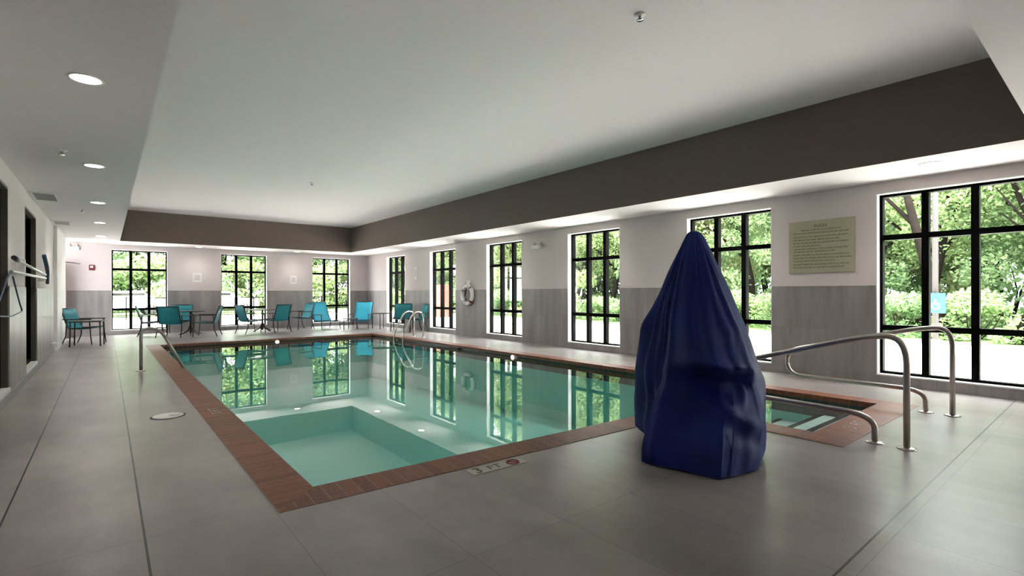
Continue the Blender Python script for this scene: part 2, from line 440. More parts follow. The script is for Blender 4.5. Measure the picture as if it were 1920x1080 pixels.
# door leaf standing open near the far left corner
dr = empty('door_1', (-1.02, YB, 0)); struct(dr)
MB().bbox(-.02, .02, -.95, -.04, .01, 2.13, .004).build('door_leaf', M['paint'], dr)
MB().box(-.035, .035, -.04, 0, 0, 2.17).box(-.035, .035, -.04, -.005, 2.17, 2.21).build('door_frame', M['brownfr'], dr)
MB().tube(bez([(.03, -.3, 2.16), (.26, -.22, 2.14), (.42, -.02, 2.12)], 4, .05), .012).build('door_closer_arm', M['brownfr'], dr)

# ------------------------------------------------------------------ pool
pool = tag(empty('swimming_pool', (3.7, 8.7, 0)), 'indoor swimming pool of clear teal water with red brick coping and a step bay', 'swimming pool')
OFF = Vector((-3.7, -8.7, 0))
def shift(o): o.location = OFF; return o
# basin
ZW = -.075
m = MB()
def lerp2(p, q, t): return (p[0]+(q[0]-p[0])*t, p[1]+(q[1]-p[1])*t)
N = len(PI)
IN2 = []
cx = [(.02, .02), (.02, .02), (.02, .02), (-.02, .02), (-.02, -.02), (.02, -.02)]
W = [(p[0]-d[0], p[1]-d[1]) for p, d in zip(PI, cx)]   # wall face slightly behind coping nose
DEP = [-1.05, -1.05, -1.05, -1.05, -1.35, -1.35]
for i in range(N):
    a, b = W[i], W[(i+1) % N]; za, zb = DEP[i], DEP[(i+1) % N]
    m.quad((*a, -.26), (*b, -.26), (*b, zb), (*a, za))
vs = [m.bm.verts.new((*W[i], DEP[i])) for i in range(N)]
m.bm.faces.new([vs[0], vs[1], vs[4], vs[5]]); m.bm.faces.new([vs[1], vs[2], vs[3], vs[4]])
shift(m.build('basin', M['plaster'], pool, recalc=False))
# waterline mosaic band
def band_mat():
    mm, nt, b = new_mat('waterline_mosaic')
    uv = nt.nodes.new('ShaderNodeUVMap')
    bt = nt.nodes.new('ShaderNodeTexBrick'); nt.links.new(uv.outputs[0], bt.inputs['Vector'])
    bt.inputs['Scale'].default_value = 1; bt.inputs['Brick Width'].default_value = .1; bt.inputs['Row Height'].default_value = .05; bt.offset = 0
    bt.inputs['Mortar Size'].default_value = .003; bt.inputs['Color1'].default_value = (.055, .045, .03, 1); bt.inputs['Color2'].default_value = (.012, .05, .045, 1)
    bt.inputs['Mortar'].default_value = (.12, .12, .1, 1)
    nt.links.new(bt.outputs['Color'], b.inputs['Base Color']); b.inputs['Roughness'].default_value = .25
    return mm
m = MB(); uvl = m.bm.loops.layers.uv.new('UVMap')
for i in range(N):
    a, b = W[i], W[(i+1) % N]; L = math.dist(a, b)
    vv = [m.bm.verts.new(q) for q in ((*a, -.05), (*b, -.05), (*b, -.26), (*a, -.26))]; f = m.bm.faces.new(vv)
    for l, u in zip(f.loops, ((0, .21), (L, .21), (L, 0), (0, 0))): l[uvl].uv = u
shift(m.build('waterline_tile', band_mat(), pool, recalc=False))
# coping
m = MB(); uvl = m.bm.loops.layers.uv.new('UVMap'); zt = .004; zb = -.05
def uvface(pts, uvs):
    f = m.bm.faces.new([m.bm.verts.new(p) for p in pts])
    for l, u in zip(f.loops, uvs): l[uvl].uv = u
for i in range(N):
    j = (i+1) % N; a, b, c, d = PO[i], PO[j], PI[j], PI[i]; L = math.dist(a, b)
    ab = Vector((b[0]-a[0], b[1]-a[1])).normalized()
    pu = lambda p: (Vector((p[0]-a[0], p[1]-a[1])).dot(ab), abs(Vector((p[0]-a[0], p[1]-a[1])).cross(ab) if False else (p[0]-a[0])*ab.y-(p[1]-a[1])*ab.x))
    uvface([(*a, zt), (*b, zt), (*c, zt), (*d, zt)], [pu(a), pu(b), pu(c), pu(d)])
    uvface([(*d, zt), (*c, zt), (*c, zb), (*d, zb)], [pu(d), pu(c), (pu(c)[0], pu(c)[1]+.05), (pu(d)[0], pu(d)[1]+.05)])
    uvface([(*d, zb), (*c, zb), (*W[j], zb), (*W[i], zb)], [pu(d), pu(c), pu(c), pu(d)])
    uvface([(*b, zt), (*a, zt), (*a, -.02), (*b, -.02)], [pu(b), pu(a), pu(a), pu(b)])
shift(m.build('coping', M['brick'], pool, recalc=False))
# water
m = MB(); m.poly(W, [], ZW); shift(m.build('water_surface', M['water'], pool, recalc=False))
# steps in the bay
steps = [(1.79, 1.975, -.095), (1.975, 2.34, -.215), (2.34, 2.81, -.36), (2.80, 3.20, -.55), (3.20, 3.6, -.75)]
for i, (y0, y1, z) in enumerate(steps):
    s = shift(MB().bbox(4.92, 6.655, 1.79, y1, z-.3, z, .01).build('step', M['step'], pool))
    if i < 3: MB().box(4.93, 6.65, y1-.055, y1+.004, z-.02, z+.003).build('step_nosing', M['nosing'], s)
# skimmer mouth, return light
shift(MB().bbox(6.42, 6.50, 9.95, 10.35, -.13, -.052, .004).build('skimmer_mouth', M['blackink'], pool))

for (x_, y_, a_) in ((3.62, 14.66, 0), (6.50, 8.0, pi/2)):
    mm = MB(); mm.lathe([(.05, 0), (.05, .010), (.0001, .012)], 24)
    bmesh.ops.transform(mm.bm, matrix=Matrix.Translation((x_, y_, -.085)) @ Matrix.Rotation(-a_, 4, 'Z') @ Matrix.Rotation(pi/2, 4, 'X') if not a_ else Matrix.Translation((x_, y_, -.085)) @ Matrix.Rotation(-pi/2, 4, 'Y'), verts=mm.bm.verts)
    shift(mm.build('wall_light', M['dimlamp'], pool))
# depth and step lettering on coping / deck (flat tiles)
def marker(name, x, y, w, d, rz, parts, label):
    root = tag(empty(name, (x, y, .0), rz), label, 'depth marker')
    MB().bbox(-w/2, w/2, -d/2, d/2, -.002, .0035, .0015).build('marker_tile', M['whitep'], root)
    for body, px, size, mat in parts:
        if body == '(/)':
            mm = MB(); mm.tube([(px+.045*cos(t*pi/16), .045*sin(t*pi/16), .0045) for t in range(32)], .006, 6, closed=True)
            mm.tube([(px-.03, .03, .0045), (px+.03, -.03, .0045)], .006, 6); mm.build('no_diving_symbol', M['redink'], root)
        else:
            text_mesh(body, size, mat, 'letter', root, Matrix.Translation((px, 0, .0042)))
    return root
marker('depth_marker', 2.18, 2.865, .46, .115, -.055, [('3', -.16, .13, M['blackink']), ('F', -.055, .10, M['ink']), ('T', .005, .10, M['ink']), ('(/)', .14, 0, None)],
       'white deck tiles with a black 3 set against the near brick coping')
def coping_text(body, x, y, rz, size, label):
    root = tag(empty('painted_marking', (x, y, .0045), rz), label, 'marking')
    for ch, px in zip(body.replace(' ', ''), (-.95, .15, .85)): text_mesh(ch, size, M['whitep'], 'letter', root, Matrix.Translation((px*size, 0, .001)), .0006)
coping_text('3 FT', 5.45, 1.61, 0, .15, 'white lettering on the brick coping at the near end of the steps')
coping_text('3 FT', .89, 6.1, pi/2, .13, 'faint white lettering on the long left brick coping')
# skimmer lid in the deck
sk = tag(empty('skimmer_lid', (.485, 6.17, 0)), 'round white skimmer lid in the deck left of the pool', 'skimmer lid')
MB().lathe([(.135, .0), (.135, .006), (.12, .009), (.0001, .009)], 40).build('lid', M['pebble'], sk)
MB().lathe([(.15, .0), (.15, .003), (.136, .003)], 40).build('dark_ring', M['nosing'], sk)
MB().lathe([(.045, 0.009), (.045, .014), (.035, .017), (.0001, .017)], 24, (.055, -.02, 0)).build('pull_cap', M['pebble'], sk)

# ------------------------------------------------------------------ rails
def flange(m, x, y, r=.065):
    m.lathe([(r, .0), (r, .006), (r*.6, .014), (r*.42, .014)], 24, (x, y, .004 if False else 0))
def handrail(x0, x1, pts, label):
    root = tag(empty('handrail', (x0, pts[0][0], 0)), label, 'handrail', 'stair handrails beside the steps')
    y0 = pts[0][0]; ys = [p[0] for p in pts]; ym = max(ys)
    P = [((x1-x0)*(y-y0)/(ym-y0), y-y0, z) for y, z, r in pts]
    path = bez(P, 10, [p[2] for p in pts[1:-1]])
    MB().tube(path, .0235, 16).build('rail_tube', M['steel'], root)
    for y in (pts[0][0], pts[-1][0]):
        m = MB(); m.lathe([(.068, 0), (.068, .006), (.045, .013), (.026, .015)], 24, ((x1-x0)*(y-y0)/(ym-y0), y-y0, 0)); m.build('floor_flange', M['steel'], root)
RP = [(1.115, .0, 0), (1.115, .895, .20), (1.30, .895, .05), (2.70, .52, .17), (2.66, .235, .14), (1.33, .225, .2), (1.325, 0, 0)]
handrail(4.95, 4.98, [(1.115, 0, 0), (1.115, .905, .24), (1.42, .87, .15), (2.92, .42, .2), (2.92, .23, .16), (1.33, .225, .24), (1.33, 0, 0)],
         'stainless steel stair handrail loop standing nearest the blue cover')
handrail(6.62, 6.56, [(1.12, 0, 0), (1.12, .90, .20), (1.42, .86, .15), (2.68, .53, .17), (2.66, .235, .16), (1.33, .225, .22), (1.33, 0, 0)],
         'stainless steel stair handrail loop nearest the windows')
g = tag(empty('grab_rail', (.43, 10.05, 0)), 'stainless grab rail curving from the left deck down into the pool', 'grab rail')
MB().tube(bez([(0, 0, 0), (0, 0, .70), (.26, 0, .66), (.74, -.08, -.35)], 10, [.16, .16]), .025, 14).build('rail_tube', M['steel'], g)
MB().lathe([(.07, 0), (.07, .006), (.045, .013), (.026, .015)], 24).build('floor_flange', M['steel'], g)
# pool ladder
ld = tag(empty('pool_ladder', (6.9, 12.75, 0)), 'chrome pool ladder with two arched rails at the far right pool edge', 'ladder')
for dy in (.27, -.27):
    MB().tube(bez([(0, dy, 0), (0, dy, .72), (-.3, dy, .72), (-.62, dy, .1), (-.64, dy, -.9)], 10, [.16, .16, .2]), .021, 12).build('ladder_rail', M['chrome'], ld)
    MB().lathe([(.06, 0), (.06, .006), (.03, .012)], 20, (0, dy, 0)).build('floor_flange', M['chrome'], ld)
for z in (-.16, -.42, -.68): MB().bbox(-.68, -.58, -.26, .26, z, z+.025, .006).build('tread', M['chrome'], ld)

# ------------------------------------------------------------------ blue cover over the pool lift
F, YAW, H = 937.5, .6813, 1.25
def wpt(u, D):
    b = (u-960)/F*D; s, c = sin(YAW), cos(YAW); return (c*b+s*D, -s*b+c*D)
RINGS = [ # z, control points (image bearing, distance): R, C, c2, B, M, A, N, n2, L, K, k2
 (.000, (1426,3.95),(1421,3.51),(1385,3.40),(1350,3.32),(1275,3.48),(1202,3.67),(1220,3.90),(1224,4.1),(1189,4.42),(1250,4.75),(1370,4.6)),
 (.120, (1431,3.95),(1428,3.55),(1390,3.45),(1352,3.36),(1275,3.52),(1203,3.70),(1222,3.92),(1224,4.1),(1188,4.42),(1250,4.75),(1372,4.6)),
 (.250, (1435,4.00),(1427,3.60),(1392,3.50),(1356,3.42),(1278,3.60),(1214,3.76),(1228,3.93),(1228,4.1),(1187,4.42),(1250,4.75),(1375,4.6)),
 (.400, (1436,4.00),(1420,3.68),(1388,3.60),(1360,3.54),(1288,3.68),(1226,3.86),(1236,3.98),(1226,4.14),(1187,4.42),(1250,4.75),(1375,4.6)),
 (.540, (1433,4.02),(1412,3.74),(1386,3.72),(1356,3.68),(1292,3.74),(1240,3.90),(1242,4.02),(1224,4.16),(1188,4.42),(1252,4.72),(1375,4.6)),
 (.640, (1424,4.04),(1408,3.70),(1382,3.66),(1350,3.62),(1292,3.72),(1244,3.92),(1244,4.04),(1224,4.18),(1190,4.42),(1254,4.70),(1370,4.58)),
 (.740, (1416,4.04),(1402,3.64),(1376,3.56),(1344,3.52),(1290,3.68),(1250,3.94),(1246,4.05),(1226,4.20),(1193,4.42),(1256,4.68),(1362,4.55)),
 (.860, (1407,4.05),(1393,3.72),(1366,3.64),(1334,3.60),(1288,3.74),(1254,3.96),(1248,4.06),(1230,4.22),(1198,4.40),(1258,4.64),(1350,4.50)),
 (.980, (1398,4.05),(1384,3.80),(1358,3.74),(1328,3.70),(1286,3.80),(1257,3.98),(1250,4.08),(1234,4.22),(1203,4.38),(1260,4.58),(1342,4.46)),
 (1.13, (1384,4.06),(1370,3.86),(1348,3.82),(1322,3.80),(1286,3.87),(1262,4.00),(1254,4.08),(1241,4.20),(1221,4.34),(1264,4.50),(1334,4.40)),
 (1.28, (1368,4.06),(1356,3.90),(1338,3.87),(1316,3.86),(1287,3.91),(1268,4.01),(1260,4.08),(1250,4.17),(1238,4.28),(1270,4.42),(1328,4.34)),
 (1.45, (1348,4.06),(1340,3.95),(1327,3.93),(1311,3.92),(1290,3.95),(1276,4.02),(1270,4.07),(1263,4.12),(1256,4.20),(1278,4.32),(1320,4.26)),
 (1.60, (1332,4.06),(1326,3.99),(1318,3.975),(1307,3.97),(1293,3.98),(1284,4.03),(1280,4.06),(1276,4.09),(1273,4.13),(1286,4.22),(1314,4.18)),
 (1.69, (1322,4.07),(1317,4.03),(1311,4.02),(1305,4.02),(1296,4.02),(1289,4.05),(1287,4.07),(1285,4.09),(1284,4.11),(1291,4.16),(1309,4.14)),
 (1.735,(1314,4.07),(1311,4.05),(1307,4.045),(1304,4.045),(1298,4.045),(1293,4.06),(1292,4.075),(1291,4.085),(1292,4.10),(1296,4.12),(1306,4.11)),
 (1.752,(1306,4.08),(1305,4.075),(1304,4.07),(1303,4.07),(1300,4.07),(1298,4.075),(1298,4.08),(1298,4.085),(1298,4.09),(1300,4.095),(1304,4.095)),
]
def cr(p0, p1, p2, p3, t, tens=.5):
    return [tens*(2*b+(c-a)*t+(2*a-5*b+4*c-d)*t*t+(3*b-a-3*c+d)*t**3) for a, b, c, d in zip(p0, p1, p2, p3)]
ctrl = [(r[0], [wpt(*q) for q in r[1:]]) for r in RINGS]
K = 11; SUB = 26; LEV = 10
def ring_at(i, t):
    g = lambda k: ctrl[max(0, min(len(ctrl)-1, k))]
    P = [g(i-1), g(i), g(i+1), g(i+2)]
    z = cr([P[0][0]], [P[1][0]], [P[2][0]], [P[3][0]], t)[0]
    pts = [cr(P[0][1][k], P[1][1][k], P[2][1][k], P[3][1][k], t) for k in range(K)]
    out = []
    for k in range(K):
        for q in range(SUB):
            t_ = q/SUB; a_ = cr(pts[k-1], pts[k], pts[(k+1) % K], pts[(k+2) % K], t_); w_ = .8 if z < .2 else max(.35, .8-(z-.2)*.9)
            out.append([a_[c]*(1-w_)+w_*(pts[k][c]*(1-t_)+pts[(k+1) % K][c]*t_) for c in (0, 1)])
    return z, out
cov = tag(empty('pool_lift', (3.72, 2.35, 0)), 'navy blue fabric cover draped to a peak over the pool lift by the near coping', 'covered pool lift')
m = MB(); rows = []
for i in range(len(ctrl)-1):
    for q in range(LEV if i < len(ctrl)-2 else LEV+1):
        z, pts = ring_at(i, q/LEV)
        cxm = sum(p[0] for p in pts)/len(pts); cym = sum(p[1] for p in pts)/len(pts)
        row = []
        for k, p in enumerate(pts):
            th = 2*pi*k/len(pts); r = math.hypot(p[0]-cxm, p[1]-cym)
            fold = 0
            for ph, amp, dr, w in ((0.9, .014, .25, 6), (2.25, -.014, -.3, 9), (2.65, .024, .12, 12), (3.2, .03, .05, 13), (3.65, -.03, .05, 11), (4.15, .03, -.12, 13), (4.6, -.016, .0, 12), (.3, .016, .4, 8), (1.75, .012, .1, 14)):
                a = (th-ph-dr*z); a = (a+pi) % (2*pi)-pi
                fold += amp*math.exp(-(a*w)**2)*(1.0)
            nz = noise.noise(Vector((th*1.6, z*3.2, 3.1)))*.014+noise.noise(Vector((th*4.2, z*6+th*2, 7.7)))*.005
            # sagging swags on the front where the seat pushes the fabric out
            swag = .012*sin((z-.12*cos(th*2))*22+th*2)*math.exp(-((z-.45)/.22)**2)*math.exp(-((th-1.6)/.9)**2)
            for z0, sl, am, wz in ((.715, .03, .030, .045), (.60, .03, -.034, .05), (.41, .13, .028, .04), (.30, .13, -.024, .05), (.92, -.05, .012, .05)):
                swag += am*math.exp(-((z-z0-sl*(th-1.6))/wz)**2)*math.exp(-((th-1.5)/.95)**4)
            k2 = min(1, r/.25)*min(1, (z+.06)/.15)
            dd = (fold+nz+swag)*k2
            zz = z
            if q == 0 and i == 0: zz = .012+.006*sin(th*9)
            bl = max(0, 1-abs(th/(2*pi)*K-8)/1.6)     # the rear left panel hangs a little clear of the floor
            zz += .075*bl*max(0, 1-z/.5)
            row.append(m.bm.verts.new((p[0]+(p[0]-cxm)/max(r, .01)*dd-3.72, p[1]+(p[1]-cym)/max(r, .01)*dd-2.35, zz)))
        rows.append(row)
n_ = len(rows[0])
for A, B in zip(rows, rows[1:]):
    for k in range(n_):
        f = m.bm.faces.new((A[k], A[(k+1) % n_], B[(k+1) % n_], B[k])); f.smooth = True
m.bm.faces.new(rows[-1])
co = m.build('fabric_cover', M['navy'], cov)
# sewn seam down the front corner and the hem
seam = [rows_ for rows_ in [ring_at(i, q/LEV) for i in range(0, 5) for q in range(LEV)]]
m = MB(); m.tube([(p[1][int(2.55*SUB)][0]-3.72, p[1][int(2.55*SUB)][1]-2.35-.004, p[0]+.01) for p in seam[1:]], .004, 6)
m.build('seam', M['navy'], cov)
MB().bbox(-.25, .20, -.22, .15, .0, .12, .02, Matrix.Rotation(-.68, 4, 'Z')).build('lift_base', M['bronze'], cov)
MB().tube([(0, .1, .1), (.0, .1, 1.1), (-.02, .05, 1.4)], .03, 10).build('lift_mast', M['white'], cov)

# ------------------------------------------------------------------ furniture
def make_chair(low=False):
    root = empty('lounge_chair' if low else 'patio_chair')
    fab = M['aqua'] if low else M['teal']
    w = .31 if low else .285
    if low: sh, sf, sb, bt, bx = .30, .33, -.26, .92, -.62
    else: sh, sf, sb, bt, bx = .42, .27, -.20, .88, -.36
    # chair faces +x ; profile of the sling
    prof = [(sf, sh), (sf-.12, sh-.012), (0, sh-.035), (sb, sh-.03)]
    bprof = [(sb, sh-.03), (sb-.04, sh+.05), (sb+(bx-sb)*.55, sh+(bt-sh)*.5), (bx, bt)]
    def sheet(pr, name):
        m = MB(); P = bez([(x, 0, z) for x, z in pr], 4, .08); rws = []
        for p in P:
            rws.append([m.bm.verts.new((p.x, y, p.z-(.018*(1-(y/w)**2)))) for y in [w*(-1+2*k/6) for k in range(7)]])
        for A, B in zip(rws, rws[1:]):
            for k in range(6): f = m.bm.faces.new((A[k], A[k+1], B[k+1], B[k])); f.smooth = True
        o = m.build(name, fab, root); s = o.modifiers.new('s', 'SOLIDIFY'); s.thickness = .012; return o
    sheet(prof, 'seat'); sheet(bprof, 'backrest')
    r = .014
    m = MB()
    for s in (-1, 1):
        m.tube(bez([(sf, s*w, sh), (sb, s*w, sh-.03), (sb-.03, s*w, sh+.04), (bx, s*w, bt)], 4, .06), r, 8)
    m.tube([(bx, -w, bt), (bx, w, bt)], r, 8); m.tube([(sf, -w, sh), (sf, w, sh)], r, 8)
    m.build('seat_frame', M['bronze'], root)
    for s in (-1, 1):
        y = s*(w+.03); ah = sh+.2
        MB().tube([(sf-.02, y, ah-.01), (sf-.0, y, sh*.6), (sf+.03, y*1.02, 0)], [r, r, r*.8], 8).build('leg', M['bronze'], root)
        MB().tube([(sb-.02, y, ah-.02), (sb-.04, y, sh*.5), (sb-.12, y*1.02, 0)], [r, r, r*.8], 8).build('leg', M['bronze'], root)
        m = MB(); m.bbox(sb-.1, sf+.02, y-.022, y+.022, ah-.012, ah+.012, .008, Matrix.Rotation(0, 4, 'Y')); m.build('armrest', M['bronze'], root)
    return root
proto = make_chair(); protoL = make_chair(True)
chairs = [  # x, y, facing degrees, label
 (-.42, 16.4, -25, 'teal sling patio chair alone in the far left corner behind a small dark table'),
 (1.02, 18.2, -5, 'teal sling patio chair before the leftmost far window, left of the left round table'),
 (1.50, 17.3, 60, 'teal sling patio chair at the left round table, back turned to the pool'),
 (1.80, 18.65, -100, 'teal sling patio chair behind the left round table, against the grey wall tile'),
 (2.30, 17.05, 160, 'teal sling patio chair at the right side of the left round table, facing left'),
 (3.48, 17.2, 15, 'teal sling patio chair before the middle far window, left of the right round table'),
 (4.22, 17.22, 118, 'teal sling patio chair at the right round table with its full back to the pool'),
 (5.22, 18.05, 195, 'teal sling patio chair facing left between right round table and third far window'),
 (7.62, 15.2, -125, 'teal sling patio chair in the far right corner behind the pool ladder'),
 (7.72, 14.45, 170, 'teal sling patio chair against the right wall beside the pool ladder'),
]
for i, (x, y, a, lab) in enumerate(chairs):
    c = proto if i == 0 else copy_tree(proto)
    c.location = (x, y, 0); c.rotation_euler = (0, 0, radians(a)); tag(c, lab, 'chair', 'teal sling patio chairs')
for i, (x, y, a, lab) in enumerate([
 (5.98, 17.75, -80, 'low aqua lounge chair with reclined back in front of the third far window'),
 (7.08, 17.35, -125, 'low aqua lounge chair in the back corner against the grey wall tile')]):
    c = protoL if i == 0 else copy_tree(protoL)
    c.location = (x, y, 0); c.rotation_euler = (0, 0, radians(a)); tag(c, lab, 'lounge chair', 'low aqua lounge chairs')

def round_table():
    root = empty('round_table')
    MB().lathe([(.0001, .695), (.40, .695), (.42, .70), (.425, .71), (.42, .72), (.0001, .72)], 40).build('table_top', M['bronze'], root)
    MB().lathe([(.03, .05), (.03, .695)], 16).build('pedestal', M['bronze'], root)
    for k in range(4):
        a = k*pi/2+.5
        MB().tube(bez([(.02*cos(a), .02*sin(a), .30), (.08*cos(a), .08*sin(a), .12), (.34*cos(a), .34*sin(a), .015)], 5, .1), .015, 8).build('leg', M['bronze'], root)
    return root
rt = round_table()
for i, (x, y, lab) in enumerate([(1.98, 17.95, 'dark round patio table of the left seating group by the far wall'), (3.98, 17.95, 'dark round patio table of the middle seating group by the far wall')]):
    c = rt if i == 0 else copy_tree(rt); c.location = (x, y, 0); tag(c, lab, 'table', 'round patio tables')
def small_table(name, x, y, w, d, h, rz, label):
    root = tag(empty(name, (x, y, 0), rz), label, 'side table')
    MB().bbox(-w/2, w/2, -d/2, d/2, h-.03, h, .008).build('table_top', M['bronze'], root)
    for sx in (-1, 1):
        for sy in (-1, 1): MB().tube([(sx*(w/2-.03), sy*(d/2-.03), h-.03), (sx*(w/2-.02), sy*(d/2-.02), 0)], .014, 8).build('leg', M['bronze'], root)
small_table('side_table', -.36, 15.72, .60, .52, .60, radians(-8), 'small dark square table in front of the lone chair in the far left corner')
small_table('side_table', 6.55, 16.95, .48, .42, .38, radians(-20), 'low dark side table standing between the two aqua lounge chairs')
small_table('side_table', 7.52, 16.55, .5, .5, .55, radians(10), 'dark side table in the far right corner between lounge chair and patio chair')

# ------------------------------------------------------------------ wall and ceiling fittings
def downlight(x, y, on=True, label='', r=.085, pw=26):
    root = tag(empty('downlight', (x, y, HS)), label, 'ceiling light', 'recessed downlights')
    m = MB(); 
    m.lathe([(r*.98, -.001), (r*1.02, -.006), (r*1.22, -.006), (r*1.25, -.001)], 32)
    m.build('trim_ring', M['white'], root)
    MB().lathe([(.0001, -.003), (r, -.003)], 32).build('lens', M['lamp'], root)
    L = bpy.data.lights.new('downlight_lamp', 'SPOT'); L.energy = pw; L.spot_size = radians(130); L.spot_blend = .8; L.color = (1, .92, .90); L.shadow_soft_size = .08
    lo = bpy.data.objects.new('downlight_lamp', L); COL.objects.link(lo); lo.parent = root; lo.location = (0, 0, -.02)
names = ['largest and nearest', 'second nearest', 'third', 'fourth', 'farthest']
for i, y in enumerate([4.55, 7.58, 10.62, 13.58, 16.75]):
    downlight(-.11, y, label='round recessed downlight over the left deck, the %s of its row' % names[i])
for i, y in enumerate([1.45, 4.31, 7.17, 10.3, 13.4, 16.5]):
    downlight(7.42-.02*i, y, label='round recessed downlight over the window deck on the right, %s of six from the camera' % ['first', 'second', 'third', 'fourth', 'fifth', 'last'][i])
for i, x in enumerate([2.3, 5.3]):
    downlight(x, 18.75, label='round recessed downlight above the far wall between the %s windows' % ['left and middle', 'middle and right'][i], pw=11)
def sprinkler(x, y, z, label):
    r = tag(empty('sprinkler_head', (x, y, z)), label, 'sprinkler', 'ceiling sprinklers')
    MB().lathe([(.05, 0), (.05, -.004), (.035, -.012), (.0001, -.012)], 24).build('escutcheon', M['white'], r)
    MB().lathe([(.012, -.01), (.012, -.04), (.03, -.043), (.03, -.047), (.0001, -.047)], 16).build('deflector', M['chrome'], r)
sprinkler(3.56, 2.64, HT, 'small white sprinkler head near the top middle of the raised ceiling')
sprinkler(3.45, 11.12, HT, 'small white sprinkler head at the far part of the raised ceiling')
sprinkler(-.36, 6.98, HS+.002, 'small sprinkler head in the low ceiling above the left deck, the nearer one')
sprinkler(-.33, 11.6, HS+.002, 'small sprinkler head in the low ceiling above the left deck, the farther one')
for x, y, L_, lab in [(-.73, 10.45, .75, 'louvred air vent in the left ceiling, nearer of two'), (-.73, 14.1, .6, 'louvred air vent in the left ceiling, farther of two')]:
    r = tag(empty('air_vent', (x, y, HS)), lab, 'vent', 'ceiling air vents')
    MB().box(-.13, .13, -L_/2, L_/2, -.004, -.001).build('backing', M['nosing'], r)
    MB().box(-.15, -.12, -L_/2-.02, L_/2+.02, -.012, -.001).box(.12, .15, -L_/2-.02, L_/2+.02, -.012, -.001).box(-.12, .12, -L_/2-.02, -L_/2+.01, -.012, -.001).box(-.12, .12, L_/2-.01, L_/2+.02, -.012, -.001).build('vent_frame', M['white'], r)
    m = MB()
    for k in range(9): m.box(-.115+k*.026, -.097+k*.026, -L_/2, L_/2, -.010, -.004)
    m.build('louvres', M['louvre'], r)

# rules sign
sg = tag(empty('rules_sign', (XR, 2.845, 1.925)), 'cream notice board with brown lettering on the wall between the two right windows', 'sign')
MB().bbox(-.02, -.002, -.435, .435, -.385, .385, .004).build('sign_board', M['cream'], sg)
R_ = Matrix(((0, 0, -1, -.0205), (-1, 0, 0, 0), (0, 1, 0, 0), (0, 0, 0, 1)))
text_mesh('RULES', .062, M['ink'], 'sign_title', sg, R_ @ Matrix.Translation((0, .30, 0)))
rnd = random.Random(5); m = MB()
lines = [(.25, .26, 0), (.205, .37, 0), (.15, .39, 1), (.105, .33, 1), (.06, .39, 1), (.015, .2, 1), (-.03, .39, 1), (-.07, .3, 1), (-.12, .40, 1), (-.165, .42, 1), (-.21, .3, 1), (-.26, .40, 1), (-.305, .36, 1)]
for z, hw, left in lines:
    m = MB()
    s = -.37 if left else -hw; e = (-.37+hw*1.85) if left else hw
    while s < e:
        L_ = rnd.uniform(.018, .06); 
        q = s
        while q < min(e, s+L_):   # letter strokes
            h = rnd.choice((.009, .009, .013)); m.box(-.0212, -.0203, -(q+.006), -q, z-.009, z-.009+h*1.4); q += .0095
        s += L_+.013
    m.build('text_line', M['ink'], sg)

# life ring
lr = tag(empty('life_ring', (XR-.07, 12.0, 1.19)), 'white life ring with looped rope hanging on the right wall between windows', 'life ring')
RM = Matrix.Rotation(pi/2, 4, 'Y')
m = MB(); m.tube([(0, .25*cos(t*pi/24), .25*sin(t*pi/24)) for t in range(48)], .055, 12, closed=True); m.build('ring', M['white'], lr)
for a in (.6, 2.3, 3.9, 5.4):
    m = MB(); m.tube([(0, .25*cos(a+t*.06), .25*sin(a+t*.06)) for t in range(-2, 3)], .058, 12); m.build('band', M['red'] if a in (3.9,) else M['louvre'], lr)
m = MB(); m.tube([(-.03+.01*sin(t), (.33+.02*sin(t*1.3))*cos(t*pi/24)*(.8), .36*sin(t*pi/24)+.05) for t in range(48)], .008, 6, closed=True)
m.tube([(-.05, 0, .4), (-.06, -.12, .2), (-.06, -.05, 0), (-.06, .1, -.15), (-.05, .12, -.3)], .009, 6); m.build('rope', M['rope'], lr)
MB().bbox(.02, .068, -.05, .05, .15, .42, .01).build('wall_bracket', M['white'], lr)

# small wall notices and emergency lights
def notice(x, y, z, axis, w, h, label):
    r = tag(empty('wall_notice', (x, y, z)), label, 'notice')
    if axis == 'x':
        MB().bbox(-w/2, w/2, -.015, -.001, -h/2, h/2, .003).build('board', M['white'], r); MB().box(-w*.32, w*.32, -.017, -.015, -h*.3, h*.3).build('printed_panel', M['paint'], r)
    else:
        MB().bbox(-.015, -.001, -w/2, w/2, -h/2, h/2, .003).build('board', M['white'], r); MB().box(-.017, -.015, -w*.32, w*.32, -h*.3, h*.3).build('printed_panel', M['paint'], r)
notice(2.32, YB, 1.77, 'x', .26, .30, 'small pale notice on the far wall between the left and middle windows')
notice(5.33, YB, 1.74, 'x', .22, .30, 'small pale notice on the far wall between the middle and right windows')
notice(XR, 15.2, 1.92, 'y', .2, .42, 'small pale notice on the right wall between the two farthest windows')
def emlight(x, y, z, rz, label):
    r = tag(empty('emergency_light', (x, y, z), rz), label, 'emergency light')
    MB().bbox(-.14, .14, -.08, 0, -.05, .05, .01).build('housing', M['white'], r)
    for s in (-1, 1): MB().lathe([(.03, 0), (.05, .05), (.0001, .055)], 16, (s*.09, -.05, .05)).build('lamp_head', M['white'], r)
emlight(XR, 9.05, 2.36, -pi/2, 'white emergency light high on the right wall beside the fourth window')
emlight(-.76, YB, 2.56, 0, 'white emergency light high on the far wall in the left corner')
al = tag(empty('fire_alarm', (-.34, YB, 2.02)), 'small red fire alarm on the far wall near the left corner', 'fire alarm')
MB().bbox(-.065, .065, -.05, 0, -.08, .08, .01).build('housing', M['red'], al)
MB().bbox(-.035, .035, -.062, -.048, -.01, .05, .005).build('strobe_lens', M['white'], al)
